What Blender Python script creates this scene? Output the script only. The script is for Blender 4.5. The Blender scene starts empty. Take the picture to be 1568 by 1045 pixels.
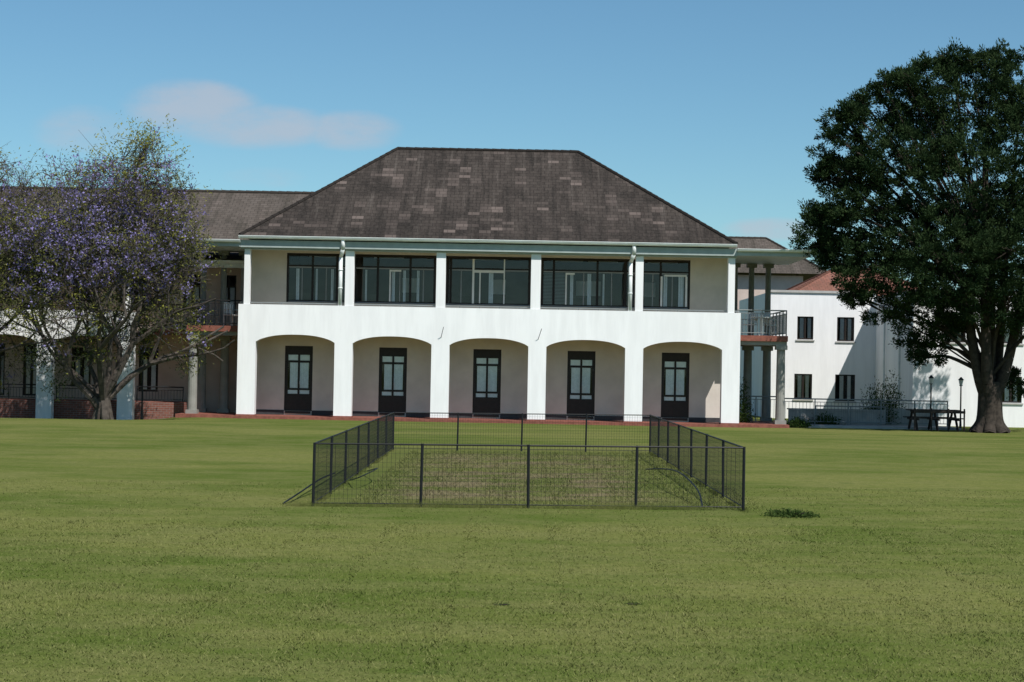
import bpy, math, random
import numpy as np
from mathutils import Vector, Matrix
random.seed(7); rng=np.random.default_rng(11)
scene=bpy.context.scene
scene.view_settings.view_transform='Standard'
scene.view_settings.look='None'
scene.view_settings.exposure=0
COL=scene.collection

# ---------------------------------------------------------------- helpers
class NT:
    def __init__(s,nt): s.nt=nt; s.n=nt.nodes; s.l=nt.links
    def new(s,t,**k):
        n=s.n.new(t)
        for a,b in k.items(): setattr(n,a,b)
        return n
    def set(s,sock,v):
        if isinstance(v,bpy.types.NodeSocket): s.l.new(v,sock)
        else: sock.default_value=v
    def math(s,op,a,b=None,c=None,clamp=False):
        n=s.new('ShaderNodeMath',operation=op,use_clamp=clamp)
        s.set(n.inputs[0],a)
        if b is not None: s.set(n.inputs[1],b)
        if c is not None: s.set(n.inputs[2],c)
        return n.outputs[0]
    def mix(s,f,a,b,bt='MIX'):
        n=s.new('ShaderNodeMix',data_type='RGBA',blend_type=bt)
        s.set(n.inputs[0],f)
        s.set(n.inputs[6],a if not isinstance(a,tuple) else (*a[:3],1)); s.set(n.inputs[7],b if not isinstance(b,tuple) else (*b[:3],1))
        return n.outputs[2]
    def noise(s,vec,scale,detail=4,rough=.55):
        n=s.new('ShaderNodeTexNoise'); n.inputs['Scale'].default_value=scale
        n.inputs['Detail'].default_value=detail; n.inputs['Roughness'].default_value=rough
        if vec is not None: s.l.new(vec,n.inputs['Vector'])
        return n.outputs['Fac']
    def ramp(s,f,lo,hi,a=0.,b=1.,smooth=True):
        n=s.new('ShaderNodeMapRange'); n.interpolation_type='SMOOTHSTEP' if smooth else 'LINEAR'
        s.l.new(f,n.inputs[0]); n.inputs[1].default_value=lo; n.inputs[2].default_value=hi
        n.inputs[3].default_value=a; n.inputs[4].default_value=b
        return n.outputs[0]
    def bump(s,h,st,dist,bs):
        n=s.new('ShaderNodeBump'); n.inputs['Strength'].default_value=st; n.inputs['Distance'].default_value=dist
        s.l.new(h,n.inputs['Height']); s.l.new(n.outputs[0],bs.inputs['Normal'])
def newmat(name):
    m=bpy.data.materials.new(name); m.use_nodes=True
    t=NT(m.node_tree); return m,t,t.n['Principled BSDF']
def mat(name,col,rough=.8,var=.12,scale=3.,bump=0.,bscale=60.,metal=0.,dirt=0.,spec=.3,streak=False):
    m,t,b=newmat(name)
    pos=t.new('ShaderNodeNewGeometry').outputs['Position']
    vec=pos
    if streak:
        mp=t.new('ShaderNodeMapping'); mp.inputs['Scale'].default_value=(2.5,2.5,.35); t.l.new(pos,mp.inputs[0]); vec=mp.outputs[0]
    f=t.noise(vec,scale,3,.6)
    f=t.ramp(f,.3,.7)
    dk=tuple(c*(1-var) for c in col); lt=tuple(min(1,c*(1+var*.5)) for c in col)
    c=t.mix(f,dk,lt)
    if dirt>0:
        g=t.ramp(t.noise(vec,scale*.5,6,.7),.55,.8,0,dirt)
        c=t.mix(g,c,(.16,.14,.12))
    t.l.new(c,b.inputs['Base Color']); b.inputs['Roughness'].default_value=rough
    b.inputs['Metallic'].default_value=metal; b.inputs['Specular IOR Level'].default_value=spec
    if bump>0: t.bump(t.noise(pos,bscale,2),bump,.02,b)
    return m

class MB:
    def __init__(s): s.v=[]; s.f=[]; s.uv=[]
    def quad(s,pts,uv=None):
        i=len(s.v); s.v+= [tuple(p) for p in pts]; s.f.append(tuple(range(i,i+len(pts)))); s.uv.append(uv or [(0,0)]*len(pts))
    def box(s,x0,x1,y0,y1,z0,z1):
        i=len(s.v)
        s.v+=[(x0,y0,z0),(x1,y0,z0),(x1,y1,z0),(x0,y1,z0),(x0,y0,z1),(x1,y0,z1),(x1,y1,z1),(x0,y1,z1)]
        for f in [(0,3,2,1),(4,5,6,7),(0,1,5,4),(1,2,6,5),(2,3,7,6),(3,0,4,7)]:
            s.f.append(tuple(i+k for k in f)); s.uv.append([(0,0)]*4)
    def tube(s,p0,p1,r0,r1=None,n=8,cap=True):
        r1=r0 if r1 is None else r1
        p0=Vector(p0);p1=Vector(p1); d=(p1-p0)
        if d.length<1e-6: return
        d.normalize(); a=d.cross(Vector((0,0,1)) if abs(d.z)<.9 else Vector((1,0,0))).normalized(); b=d.cross(a)
        i=len(s.v)
        for p,r in((p0,r0),(p1,r1)):
            for k in range(n):
                t=2*math.pi*k/n; s.v.append(tuple(p+a*math.cos(t)*r+b*math.sin(t)*r))
        for k in range(n):
            s.f.append((i+k,i+(k+1)%n,i+n+(k+1)%n,i+n+k)); s.uv.append([(0,0)]*4)
        if cap:
            s.f.append(tuple(i+k for k in range(n))[::-1]); s.uv.append([(0,0)]*n)
            s.f.append(tuple(i+n+k for k in range(n))); s.uv.append([(0,0)]*n)
    def path(s,pts,r,n=6):
        for a,b in zip(pts[:-1],pts[1:]): s.tube(a,b,r,r,n)
    def obj(s,name,m,parent=None,bevel=0,smooth=False):
        me=bpy.data.meshes.new(name); me.from_pydata(s.v,[],s.f)
        uvl=me.uv_layers.new(name='UVMap')
        flat=[c for f in s.uv for p in f for c in p]; uvl.data.foreach_set('uv',flat)
        me.materials.append(m)
        if smooth: me.polygons.foreach_set('use_smooth',[True]*len(me.polygons))
        me.update(); o=bpy.data.objects.new(name,me); COL.objects.link(o)
        if parent: o.parent=parent
        if bevel:
            b=o.modifiers.new('b','BEVEL'); b.width=bevel; b.segments=2; b.limit_method='ANGLE'
        return o
def empty(name,loc=(0,0,0)):
    e=bpy.data.objects.new(name,None); COL.objects.link(e); return e
def wall(mb,x0,x1,z0,z1,y,ops,depth=.2):
    xs=sorted({x0,x1,*[o[0] for o in ops],*[o[1] for o in ops]}); zs=sorted({z0,z1,*[o[2] for o in ops],*[o[3] for o in ops]})
    for a,b in zip(xs[:-1],xs[1:]):
        for c,d in zip(zs[:-1],zs[1:]):
            mx,mz=(a+b)/2,(c+d)/2
            if any(o[0]<mx<o[1] and o[2]<mz<o[3] for o in ops): continue
            mb.quad([(a,y,c),(b,y,c),(b,y,d),(a,y,d)])
    for a,b,c,d in ops:
        Y=y+depth
        mb.quad([(a,y,c),(a,Y,c),(a,Y,d),(a,y,d)]); mb.quad([(b,y,c),(b,y,d),(b,Y,d),(b,Y,c)])
        mb.quad([(a,y,c),(b,y,c),(b,Y,c),(a,Y,c)]); mb.quad([(a,y,d),(a,Y,d),(b,Y,d),(b,y,d)])

# ---------------------------------------------------------------- materials
M_white=mat('white_plaster',(.86,.86,.86),.85,.06,1.2,.12,40,dirt=.14,streak=True)
M_beige=mat('beige_plaster',(.64,.585,.52),.9,.08,1.5,.15,40,dirt=.1)
M_pink=mat('pinkish_plaster',(.60,.49,.43),.9,.1,1.5,.15,40,dirt=.15)
M_soffit=mat('cream_soffit',(.60,.52,.40),.9,.05)
M_fascia=mat('fascia_paint',(.36,.41,.40),.6,.1,4,dirt=.15)
M_gutter=mat('gutter_paint',(.74,.77,.76),.5,.08,4,dirt=.15)
M_red=mat('red_floor_edge',(.24,.085,.06),.8,.25,6,.2,30,dirt=.3)
M_dkframe=mat('dark_timber_frame',(.022,.016,.014),.5,.2,8)
M_gframe=mat('grey_frame',(.30,.31,.32),.5,.1)
M_wframe=mat('white_frame',(.8,.8,.8),.5,.05)
M_curtain=mat('net_curtain',(.95,.95,.95),.95,.08,9)
M_plinth=mat('dark_plinth',(.05,.05,.055),.8,.2)
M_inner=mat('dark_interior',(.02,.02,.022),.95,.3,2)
M_room=mat('room_wall',(.13,.125,.12),.95,.3,.7)
M_iron=mat('dark_iron',(.010,.011,.013),.5,.2,20,spec=.3)
M_rail=mat('grey_rail',(.22,.24,.24),.5,.1)
M_conc=mat('concrete',(.36,.35,.33),.9,.15,3,.2,dirt=.3)
M_wood=mat('dark_wood',(.03,.022,.018),.7,.3,10)
M_plastic=mat('pale_chair',(.65,.67,.68),.5,.05)
M_col=mat('grey_column',(.27,.27,.245),.8,.12,3,dirt=.3)
M_bark=mat('bark',(.048,.038,.030),.95,.4,7,.6,25)
M_bark2=mat('bark_grey',(.080,.066,.055),.95,.45,5,.6,25)
M_stone=mat('coping',(.45,.44,.42),.8,.1)
def glassmat():
    m,t,b=newmat('window_glass')
    tr=t.new('ShaderNodeBsdfTransparent'); tr.inputs[0].default_value=(.95,.96,.97,1)
    gl=t.new('ShaderNodeBsdfGlossy'); gl.inputs['Roughness'].default_value=.03
    fr=t.new('ShaderNodeFresnel'); fr.inputs[0].default_value=1.5
    mx=t.new('ShaderNodeMixShader'); t.l.new(t.math('MULTIPLY',fr.outputs[0],1.3),mx.inputs[0]); t.l.new(tr.outputs[0],mx.inputs[1]); t.l.new(gl.outputs[0],mx.inputs[2])
    t.l.new(mx.outputs[0],t.n['Material Output'].inputs[0]); return m
M_glass=glassmat()
def roofmat(name,base,light,patch,moss,pcol=(.21,.165,.145)):
    m,t,b=newmat(name)
    uv=t.new('ShaderNodeTexCoord').outputs['UV']
    sx=t.new('ShaderNodeSeparateXYZ'); t.l.new(uv,sx.inputs[0])
    br=t.new('ShaderNodeTexBrick'); t.l.new(uv,br.inputs['Vector'])
    br.inputs['Scale'].default_value=1; br.inputs['Brick Width'].default_value=.30; br.inputs['Row Height'].default_value=.24
    br.inputs['Mortar Size'].default_value=.014; br.inputs['Mortar Smooth'].default_value=.3; br.offset=.5
    br.inputs['Color1'].default_value=(0,0,0,1); br.inputs['Color2'].default_value=(1,1,1,1); br.inputs['Mortar'].default_value=(.4,.4,.4,1)
    rnd=t.new('ShaderNodeSeparateColor'); t.l.new(br.outputs['Color'],rnd.inputs[0])
    sn=t.new('ShaderNodeVectorMath',operation='SNAP'); t.l.new(uv,sn.inputs[0]); sn.inputs[1].default_value=(.45,.24,1)
    wn=t.new('ShaderNodeTexWhiteNoise'); wn.noise_dimensions='2D'; t.l.new(sn.outputs[0],wn.inputs['Vector'])
    mp2=t.new('ShaderNodeMapping'); mp2.inputs['Scale'].default_value=(1.3,.45,1); t.l.new(sn.outputs[0],mp2.inputs[0])
    lf=t.noise(mp2.outputs[0],.75,3,.65)
    msk=t.math('MULTIPLY',t.ramp(lf,.50,.62),t.ramp(wn.outputs['Value'],.30,.95))
    mp=t.new('ShaderNodeMapping'); mp.inputs['Scale'].default_value=(2.6,.16,1); t.l.new(uv,mp.inputs[0])
    stn=t.noise(mp.outputs[0],1.3,6,.7)
    blot=t.noise(uv,.42,6,.7)
    c=t.mix(rnd.outputs[0],base,light)
    c=t.mix(t.ramp(blot,.36,.52,.75,0),c,light)
    c=t.mix(t.ramp(stn,.48,.66,0,.85),c,moss)
    c=t.mix(t.ramp(stn,.30,.47,.60,0),c,(.125,.107,.093))
    c=t.mix(t.ramp(blot,.50,.66,0,.70),c,moss)
    low=t.math('MULTIPLY',t.ramp(sx.outputs[1],.2,3.0,.55,0),t.ramp(t.noise(mp.outputs[0],.7,3,.6),.35,.6))
    c=t.mix(low,c,moss)
    c=t.mix(t.math('MULTIPLY',msk,patch),c,pcol)
    c=t.mix(t.ramp(t.noise(uv,9,3,.7),.35,.75,0,.30),c,(.10,.087,.075))
    c=t.mix(t.math('MULTIPLY',br.outputs['Fac'],.5),c,(.010,.009,.009))
    t.l.new(c,b.inputs['Base Color']); b.inputs['Roughness'].default_value=.9; b.inputs['Specular IOR Level'].default_value=.12
    saw=t.math('FRACT',t.math('DIVIDE',sx.outputs[1],.24))
    h=t.math('ADD',t.math('MULTIPLY',saw,-1.),t.math('MULTIPLY',rnd.outputs[0],.3))
    t.bump(h,.6,.03,b); return m
M_roof=roofmat('brown_tile_roof',(.036,.029,.025),(.060,.049,.042),.62,(.018,.0155,.0135))
M_roof2=roofmat('grey_tile_roof',(.085,.070,.058),(.12,.10,.085),.2,(.055,.048,.038))
M_roof3=roofmat('terracotta_roof',(.24,.10,.07),(.32,.14,.10),.1,(.18,.09,.06),(.3,.15,.1))
def brickmat():
    m,t,b=newmat('red_brick')
    tc=t.new('ShaderNodeNewGeometry').outputs['Position']
    mp=t.new('ShaderNodeMapping'); mp.inputs['Rotation'].default_value=(math.radians(90),0,0); t.l.new(tc,mp.inputs[0])
    br=t.new('ShaderNodeTexBrick'); t.l.new(mp.outputs[0],br.inputs['Vector']); br.inputs['Scale'].default_value=1
    br.inputs['Brick Width'].default_value=.23; br.inputs['Row Height'].default_value=.085; br.inputs['Mortar Size'].default_value=.008
    br.inputs['Color1'].default_value=(.24,.085,.06,1); br.inputs['Color2'].default_value=(.16,.06,.045,1); br.inputs['Mortar'].default_value=(.22,.18,.16,1)
    t.l.new(br.outputs[0],b.inputs['Base Color']); b.inputs['Roughness'].default_value=.9; return m
M_brick=brickmat()

def grassmat(name,blade):
    m,t,b=newmat(name)
    out=t.n['Material Output']; t.n.remove(b); b=t.new('ShaderNodeBsdfDiffuse'); t.l.new(b.outputs[0],out.inputs[0])
    pos=t.new('ShaderNodeNewGeometry').outputs['Position']
    xyz=t.new('ShaderNodeSeparateXYZ'); t.l.new(pos,xyz.inputs[0]); X,Y=xyz.outputs[0],xyz.outputs[1]
    mp=t.new('ShaderNodeMapping'); mp.inputs['Scale'].default_value=(.55,1.0,0); t.l.new(pos,mp.inputs[0]); p2=mp.outputs[0]
    big=t.ramp(t.noise(p2,.17,4,.65),.41,.59)
    mid=t.ramp(t.noise(p2,1.1,5,.75),.36,.64)
    fine=t.ramp(t.noise(pos,9,4,.8),.34,.66)
    c=t.mix(big,(.088,.124,.024),(.168,.178,.052))
    c=t.mix(t.math('MULTIPLY',mid,.5),c,(.198,.190,.075))
    c=t.mix(t.math('MULTIPLY',fine,.45),c,(.066,.096,.020))
    c=t.mix(t.ramp(t.noise(pos,30,2,.7),.56,.75,0,.45),c,(.27,.245,.13))
    c=t.mix(t.ramp(t.noise(p2,2.6,3,.6),.62,.74,0,.45),c,(.050,.085,.02))
    def band(v,a,bb,e): return t.math('MULTIPLY',t.ramp(v,a-e,a+e),t.ramp(v,bb-e,bb+e,1,0))
    inside=t.math('MULTIPLY',band(X,-2.75,3.3,.12),band(Y,26.4,44,.3))
    c=t.mix(t.math('MULTIPLY',inside,.5),c,(.080,.100,.030))
    pitch=t.math('MULTIPLY',band(X,-1.9,2.3,.6),band(Y,27.6,42.0,1.2))
    worn=t.math('MULTIPLY',pitch,t.ramp(t.noise(p2,1.0,4,.75),.42,.60))
    c=t.mix(t.math('MULTIPLY',worn,.75),c,(.20,.152,.102))
    if blade:
        at=t.new('ShaderNodeAttribute'); at.attribute_name='rnd'
        c=t.mix(t.ramp(at.outputs['Fac'],0,1,0,.45,False),c,(.29,.27,.12))
    else:
        t.bump(t.noise(pos,16,3,.85),.6,.05,b)
    t.l.new(c,b.inputs['Color'])
    return m
M_ground=grassmat('lawn',False); M_blade=grassmat('grass_blade',True)

def leafmat(name,c0,c1,trans=.25):
    m,t,b=newmat(name)
    out=t.n['Material Output']; t.n.remove(b); b=t.new('ShaderNodeBsdfDiffuse')
    at=t.new('ShaderNodeAttribute'); at.attribute_name='tint'
    at2=t.new('ShaderNodeAttribute'); at2.attribute_name='col'
    c=t.mix(at.outputs['Fac'],c0,c1)
    c=t.mix(at2.outputs['Alpha'],c,at2.outputs['Color'])
    t.l.new(c,b.inputs['Color'])
    tl=t.new('ShaderNodeBsdfTranslucent'); t.l.new(c,tl.inputs[0])
    mx=t.new('ShaderNodeMixShader'); mx.inputs[0].default_value=trans
    t.l.new(b.outputs[0],mx.inputs[1]); t.l.new(tl.outputs[0],mx.inputs[2]); t.l.new(mx.outputs[0],out.inputs[0])
    return m
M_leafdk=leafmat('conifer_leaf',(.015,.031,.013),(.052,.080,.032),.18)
M_leafja=leafmat('jacaranda_leaf',(.08,.088,.040),(.18,.180,.068),.35)
M_shrub=leafmat('shrub_leaf',(.02,.045,.012),(.07,.11,.03),.25)
M_weed=leafmat('weed_leaf',(.040,.070,.018),(.085,.125,.035),.25)

# ---------------------------------------------------------------- ground
def sst(t): t=min(1,max(0,t)); return t*t*(3-2*t)
def gz(x,y):
    z=.0083*max(-6,min(6,x))*sst((y-15)/10)*(1-sst((y-48)/12))
    z+=-.26*sst((-12.6-x)/1.8)*sst((y-65)/6)
    z+=.015*math.sin(x*.35+1)*math.sin(y*.27)*(1-sst((y-20)/8))
    z-=.13*sst((y-54)/14)
    return z
xs=sorted({round(v,2) for v in [-3500,-1500,-600,-250,-120,-70,-50,-42,-36]+list(np.arange(-32,32.01,1.0))+[36,45,70,120,250,600,1500,3500]})
ys=sorted({round(v,2) for v in [-400,-150,-60,-30,-15,-6]+list(np.arange(0,96.01,1.0))+[105,120,150,220,350,600,1200,2500,5000]})
g=MB(); g.v=[(x,y,gz(x,y)) for y in ys for x in xs]; nx=len(xs)
for j in range(len(ys)-1):
    for i in range(nx-1):
        a=j*nx+i; g.f.append((a,a+1,a+nx+1,a+nx)); g.uv.append([(0,0)]*4)
g.obj('ground',M_ground,smooth=True)

def grasspatch(name,nb,h,wm=1.):
    n=nb; x=rng.uniform(-.55,.55,n); y=rng.uniform(-.55,.55,n); a=rng.uniform(0,6.283,n); L=h*rng.uniform(.4,1.3,n); w=rng.uniform(.003,.006,n)*wm
    lx=rng.normal(0,1.0,n)*L; ly=rng.normal(0,1.0,n)*L
    v=np.zeros((n,3,3)); v[:,0]=np.stack([x-np.cos(a)*w,y-np.sin(a)*w,-.004+0*x],1); v[:,1]=np.stack([x+np.cos(a)*w,y+np.sin(a)*w,-.004+0*x],1); v[:,2]=np.stack([x+lx,y+ly,L],1)
    me=bpy.data.meshes.new(name); me.vertices.add(n*3); me.vertices.foreach_set('co',v.ravel()); me.loops.add(n*3); me.loops.foreach_set('vertex_index',np.arange(n*3,dtype=np.int32))
    me.polygons.add(n); me.polygons.foreach_set('loop_start',np.arange(0,n*3,3,dtype=np.int32)); me.polygons.foreach_set('loop_total',np.full(n,3,dtype=np.int32))
    me.update(calc_edges=True); at=me.attributes.new('rnd','FLOAT','POINT'); at.data.foreach_set('value',np.repeat(rng.uniform(0,1,n)**2,3)); me.materials.append(M_blade); return me
gpA=[grasspatch('grass_patch_a%d'%i,1500,.021) for i in range(3)]
gpB=[grasspatch('grass_patch_b%d'%i,700,.019,1.2) for i in range(3)]
gpC=[grasspatch('grass_patch_c%d'%i,260,.016,1.4) for i in range(3)]
gpI=[grasspatch('grass_patch_i%d'%i,500,.045,1.3) for i in range(3)]
GR=empty('grass')
k=0
for yy in range(9,46):
    hw=int(.29*yy+2)
    for xx in range(-hw,hw+1):
        inside=(-2.8<xx<3.2 and 26.4<yy<44)
        pool=gpI if inside else gpA if yy<17 else gpB if yy<24 else gpC
        if yy>31 and not inside: continue
        o=bpy.data.objects.new('turf_%d'%k,pool[random.randrange(3)]); COL.objects.link(o); o.parent=GR
        o.location=(xx+(.2 if inside else 0),yy,gz(xx,yy)); o.rotation_euler=(0,0,random.choice([0,1,2,3])*math.pi/2)
        o.scale=(1,1,random.uniform(.8,1.1)); k+=1
gpE=[grasspatch('grass_edge_%d'%i,420,.085,1.0) for i in range(2)]
for i in range(64):
    side=i%4; u=random.random()
    if side==0 or side==1: x,y=-2.81+6.17*u,26.28
    elif side==2: x,y=-2.81,26.3+17.7*u
    else: x,y=3.36,26.3+17.7*u
    o=bpy.data.objects.new('fence_grass_%d'%i,gpE[i%2]); COL.objects.link(o); o.parent=GR
    o.location=(x,y,gz(x,y)); o.rotation_euler=(0,0,0)
    o.scale=(.8,.13,random.uniform(.5,1.1)) if side<2 else (.13,.8,random.uniform(.5,1.1))

# ---------------------------------------------------------------- leaves mesh
def leaves_obj(name,m,P,D,L,Wd,tint,col,parent):
    n=len(P); D=D/np.linalg.norm(D,axis=1,keepdims=True)
    R=rng.normal(size=(n,3)); S=np.cross(D,R); S/=np.linalg.norm(S,axis=1,keepdims=True)
    v=np.zeros((n,4,3)); L=L[:,None]; W=Wd[:,None]
    v[:,0]=P-D*L*.5; v[:,1]=P+S*W*.5; v[:,2]=P+D*L*.5; v[:,3]=P-S*W*.5
    me=bpy.data.meshes.new(name); me.vertices.add(n*4); me.vertices.foreach_set('co',v.ravel()); me.loops.add(n*4); me.loops.foreach_set('vertex_index',np.arange(n*4,dtype=np.int32))
    me.polygons.add(n); me.polygons.foreach_set('loop_start',np.arange(0,n*4,4,dtype=np.int32)); me.polygons.foreach_set('loop_total',np.full(n,4,dtype=np.int32)); me.update(calc_edges=True)
    a=me.attributes.new('tint','FLOAT','POINT'); a.data.foreach_set('value',np.repeat(tint,4))
    a=me.attributes.new('col','FLOAT_COLOR','POINT'); a.data.foreach_set('color',np.repeat(col,4,axis=0).ravel())
    me.materials.append(m); o=bpy.data.objects.new(name,me); COL.objects.link(o); o.parent=parent; return o

# ---------------------------------------------------------------- main building
B=empty('school_building')
PX=[-10.50+3.71*i for i in range(6)]; PW=.69
def arcade(mb,px,pw,y0,y1,zb,spring,crown,top,n=22):
    for x in px: mb.box(x,x+pw,y0,y1,zb,top)
    for a,b in zip(px[:-1],px[1:]):
        xa,xb=a+pw,b; pts=[]
        for i in range(n+1):
            t=i/n; u=2*t-1; z=spring+(crown-spring)*(1-abs(u)**2.4)**.8 if abs(u)<1 else spring
            pts.append((xa+(xb-xa)*t,z))
        for (x1,z1),(x2,z2) in zip(pts[:-1],pts[1:]):
            mb.quad([(x1,y0,z1),(x2,y0,z2),(x2,y0,top),(x1,y0,top)])
            mb.quad([(x1,y1,z1),(x1,y1,top),(x2,y1,top),(x2,y1,z2)])
            mb.quad([(x1,y0,z1),(x1,y1,z1),(x2,y1,z2),(x2,y0,z2)])
            mb.quad([(x1,y0,top),(x2,y0,top),(x2,y1,top),(x1,y1,top)])
m=MB(); arcade(m,PX,PW,70,70.45,-.2,2.82,3.11,4.25); m.obj('arcade_front',M_white,B)
m=MB()
for x in PX: m.box(x-.02,x+PW+.02,69.975,70.47,-.2,.03)
m.obj('pillar_base',M_red,B)
m=MB(); m.box(-10.7,8.95,69.82,82,-.3,-.02); m.obj('floor_slab',M_red,B)
m=MB(); m.box(-10.48,8.72,70.45,72.0,3.25,3.45); m.obj('balcony_slab',M_soffit,B)
WX0,WX1=-10.32,8.50
DX=[-8.38+3.71*i for i in range(5)]
ops=[(x-.55,x+.55,.14,2.70) for x in DX]
m=MB(); wall(m,WX0,WX1,-.02,3.25,72,ops); 
ups=[(-8.93,6.98,4.42,6.36)]
wall(m,WX0,WX1,3.45,6.5,72,ups)
m.quad([(WX0,72,-.02),(WX0,72,6.7),(WX0,82,6.7),(WX0,82,-.02)]); m.quad([(WX1,72,-.02),(WX1,82,-.02),(WX1,82,6.7),(WX1,72,6.7)])
m.quad([(WX0,82,-.02),(WX0,82,6.7),(WX1,82,6.7),(WX1,82,-.02)])
m.obj('rear_walls',M_beige,B)
m=MB()
xs_=[WX0]+sum([[x-.55,x+.55] for x in DX],[])+[WX1]
for a,b in zip(xs_[::2],xs_[1::2]): m.box(a,b,71.975,72.03,-.019,.17)
m.obj('skirting',M_plinth,B)
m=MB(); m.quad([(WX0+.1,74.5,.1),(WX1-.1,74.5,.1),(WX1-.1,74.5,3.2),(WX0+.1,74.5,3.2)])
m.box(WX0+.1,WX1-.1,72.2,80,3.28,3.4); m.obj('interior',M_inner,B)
m=MB(); m.quad([(WX0+.1,75.2,3.4),(WX1-.1,75.2,3.4),(WX1-.1,75.2,6.6),(WX0+.1,75.2,6.6)]); m.box(WX0+.1,WX1-.1,72.25,80,6.42,6.5)
for x in (-6.3,-2.6,1.0,4.7): m.box(x-.08,x+.08,72.3,75.2,3.4,6.4)
m.box(WX0+.2,WX1-.2,74.9,75.15,4.2,4.9); m.obj('room_interior',M_room,B)
m=MB()
for x in (-7.6,-5.0,-1.2,2.2,3.6,6.0): m.box(x-.6,x+.6,73.4,73.55,6.30,6.36)
for x,w in ((-4.2,.35),(-.6,.3),(3.1,.5),(5.6,.25)): m.box(x-w,x+w,75.1,75.18,5.0,5.6)
m.obj('room_fittings',M_wframe,B)
fr=MB(); cu=MB(); gl=MB(); wf=MB()
for i,x in enumerate(DX):
    y=72.08; a,b=x-.55,x+.55; zb,zt=.14,2.70
    fr.box(a,a+.06,y,y+.09,zb,zt); fr.box(b-.06,b,y,y+.09,zb,zt); fr.box(a+.06,b-.06,y,y+.09,zt-.34,zt)
    fr.box(x-.035,x+.035,y-.01,y+.08,zb,zt-.34)
    fr.box(a+.06,b-.06,y+.005,y+.075,2.05,2.12)
    fr.box(a+.06,b-.06,y+.005,y+.075,zb,.80)
    fr.box(a+.06,b-.06,y+.005,y+.075,.97,1.03)
    for s in(-1,1):
        fr.box(x+s*.455-.03,x+s*.455+.03,y+.003,y+.07,zb,2.36)
        cu.box(x+s*.235-.195,x+s*.235+.195,y+.055,y+.06,2.13,2.35) 
        cu.box(x+s*.235-.195,x+s*.235+.195,y+.055,y+.06,.81,.96)
        w=random.uniform(.15,.185); c=x+s*(.04+w)
        n=7
        for q in range(n): cu.box(c-w+q*2*w/n,c-w+(q+.92)*2*w/n,y+.055+.005*(q%2),y+.06+.005*(q%2),1.04,2.04)
    gl.quad([(a,y+.04,zb),(b,y+.04,zb),(b,y+.04,zt),(a,y+.04,zt)])
    fr.box(a+.05,b-.05,71.94,72.0,.04,.135)
    wf.box(x+.045,x+.07,y-.05,y-.01,1.2,1.32)
y=72.08
def ux(p): return (p-785.7)*.02571
fr.box(-8.93,6.98,y,y+.1,6.26,6.36); fr.box(-8.93,6.98,y,y+.1,4.42,4.52); fr.box(-8.93,-8.85,y,y+.1,4.52,6.26); fr.box(6.90,6.98,y,y+.1,4.52,6.26)
for p in (516,542,666,685,811,830,958,984): fr.box(ux(p)-.06,ux(p)+.06,y,y+.1,4.52,6.26)
for p in (478,578,628,690,848,915,1012): fr.box(ux(p)-.045,ux(p)+.045,y+.008,y+.075,4.52,6.26)
fr.box(-8.85,6.90,y+.012,y+.065,5.84,5.90)
gr=MB()
gr.box(-8.85,6.90,y+.01,y+.06,5.79,5.835)
gr.box(-8.85,6.90,y-.02,y,4.44,4.47)
for p in (462,499,598,612,648,706,868,894,937,1000,1030): gr.box(ux(p)-.017,ux(p)+.017,y+.015,y+.055,4.52,5.78)
for a,b in ((723,773),):
    a,b=ux(a),ux(b)
    wf.box(a,a+.08,y-.01,y+.09,4.50,6.26); wf.box(b-.05,b,y-.01,y+.09,4.50,6.26); wf.box(a+.08,b-.05,y-.01,y+.09,5.72,5.82)
    wf.box(a+.28,a+.33,y,y+.07,4.5,5.72)
for a,b in ((596,614),(866,880),(1018,1052)):
    a,b=ux(a),ux(b); wf.box(a,b,y-.01,y+.01,5.70,5.775)
for a,b in ((1012,1015),(1050,1053),(596,598),(866,868)): wf.box(ux(a),ux(b),y-.012,y+.012,4.52,5.70)
gl.quad([(-8.93,y+.04,4.42),(6.98,y+.04,4.42),(6.98,y+.04,6.36),(-8.93,y+.04,6.36)])
for p,w in ((455,5),(484,3),(508,4),(602,5),(619,4),(876,5),(903,6),(1020,6),(1044,8),(752,7),(640,4),(560,3),(925,3)):
    n=max(2,int(w/1.5))
    for q in range(n): cu.box(ux(p-w/2)+q*w*.02571/n,ux(p-w/2)+(q+.8)*w*.02571/n,y+.13+.03*(q%2),y+.15+.03*(q%2),4.42,5.76)
for q in range(22): gr.box(ux(832),ux(866),y+.14,y+.16,4.55+q*.056,4.572+q*.056)
fr.obj('dark_joinery',M_dkframe,B); cu.obj('curtains',M_curtain,B); gl.obj('glazing',M_glass,B); wf.obj('white_door_frame',M_wframe,B); gr.obj('window_mullions',M_gframe,B)
m=MB()
for x,w in ((-10.2,.11),(-6.27,.17),(-2.77,.18),(.87,.19),(4.84,.15),(8.37,.13)): m.box(x-w,x+w,70.02,70.02+.34,4.25,6.36)
m.obj('balcony_columns',M_white,B,bevel=.008)
m=MB()
for x in (-6.62,4.50):
    m.tube((x,70.08,4.25),(x,70.08,6.12),.075,n=12); m.tube((x,70.08,6.12),(x+.10,69.80,6.42),.075,n=12); m.tube((x+.10,69.80,6.40),(x+.10,69.76,6.80),.08,n=12)
    for z in (4.9,5.6): m.tube((x,70.08,z),(x,70.08,z+.05),.09,n=12)
m.obj('downpipes',M_gutter,B,smooth=True)
m=MB(); m.box(-10.45,8.55,69.98,70.42,6.36,6.52); m.box(-10.45,8.55,69.84,69.90,6.42,6.70); m.obj('eave_beam',M_fascia,B)
m=MB(); m.quad([(-10.45,69.9,6.53),(8.55,69.9,6.53),(8.55,72.2,6.53),(-10.45,72.2,6.53)]); m.obj('soffit',M_soffit,B)
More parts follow.
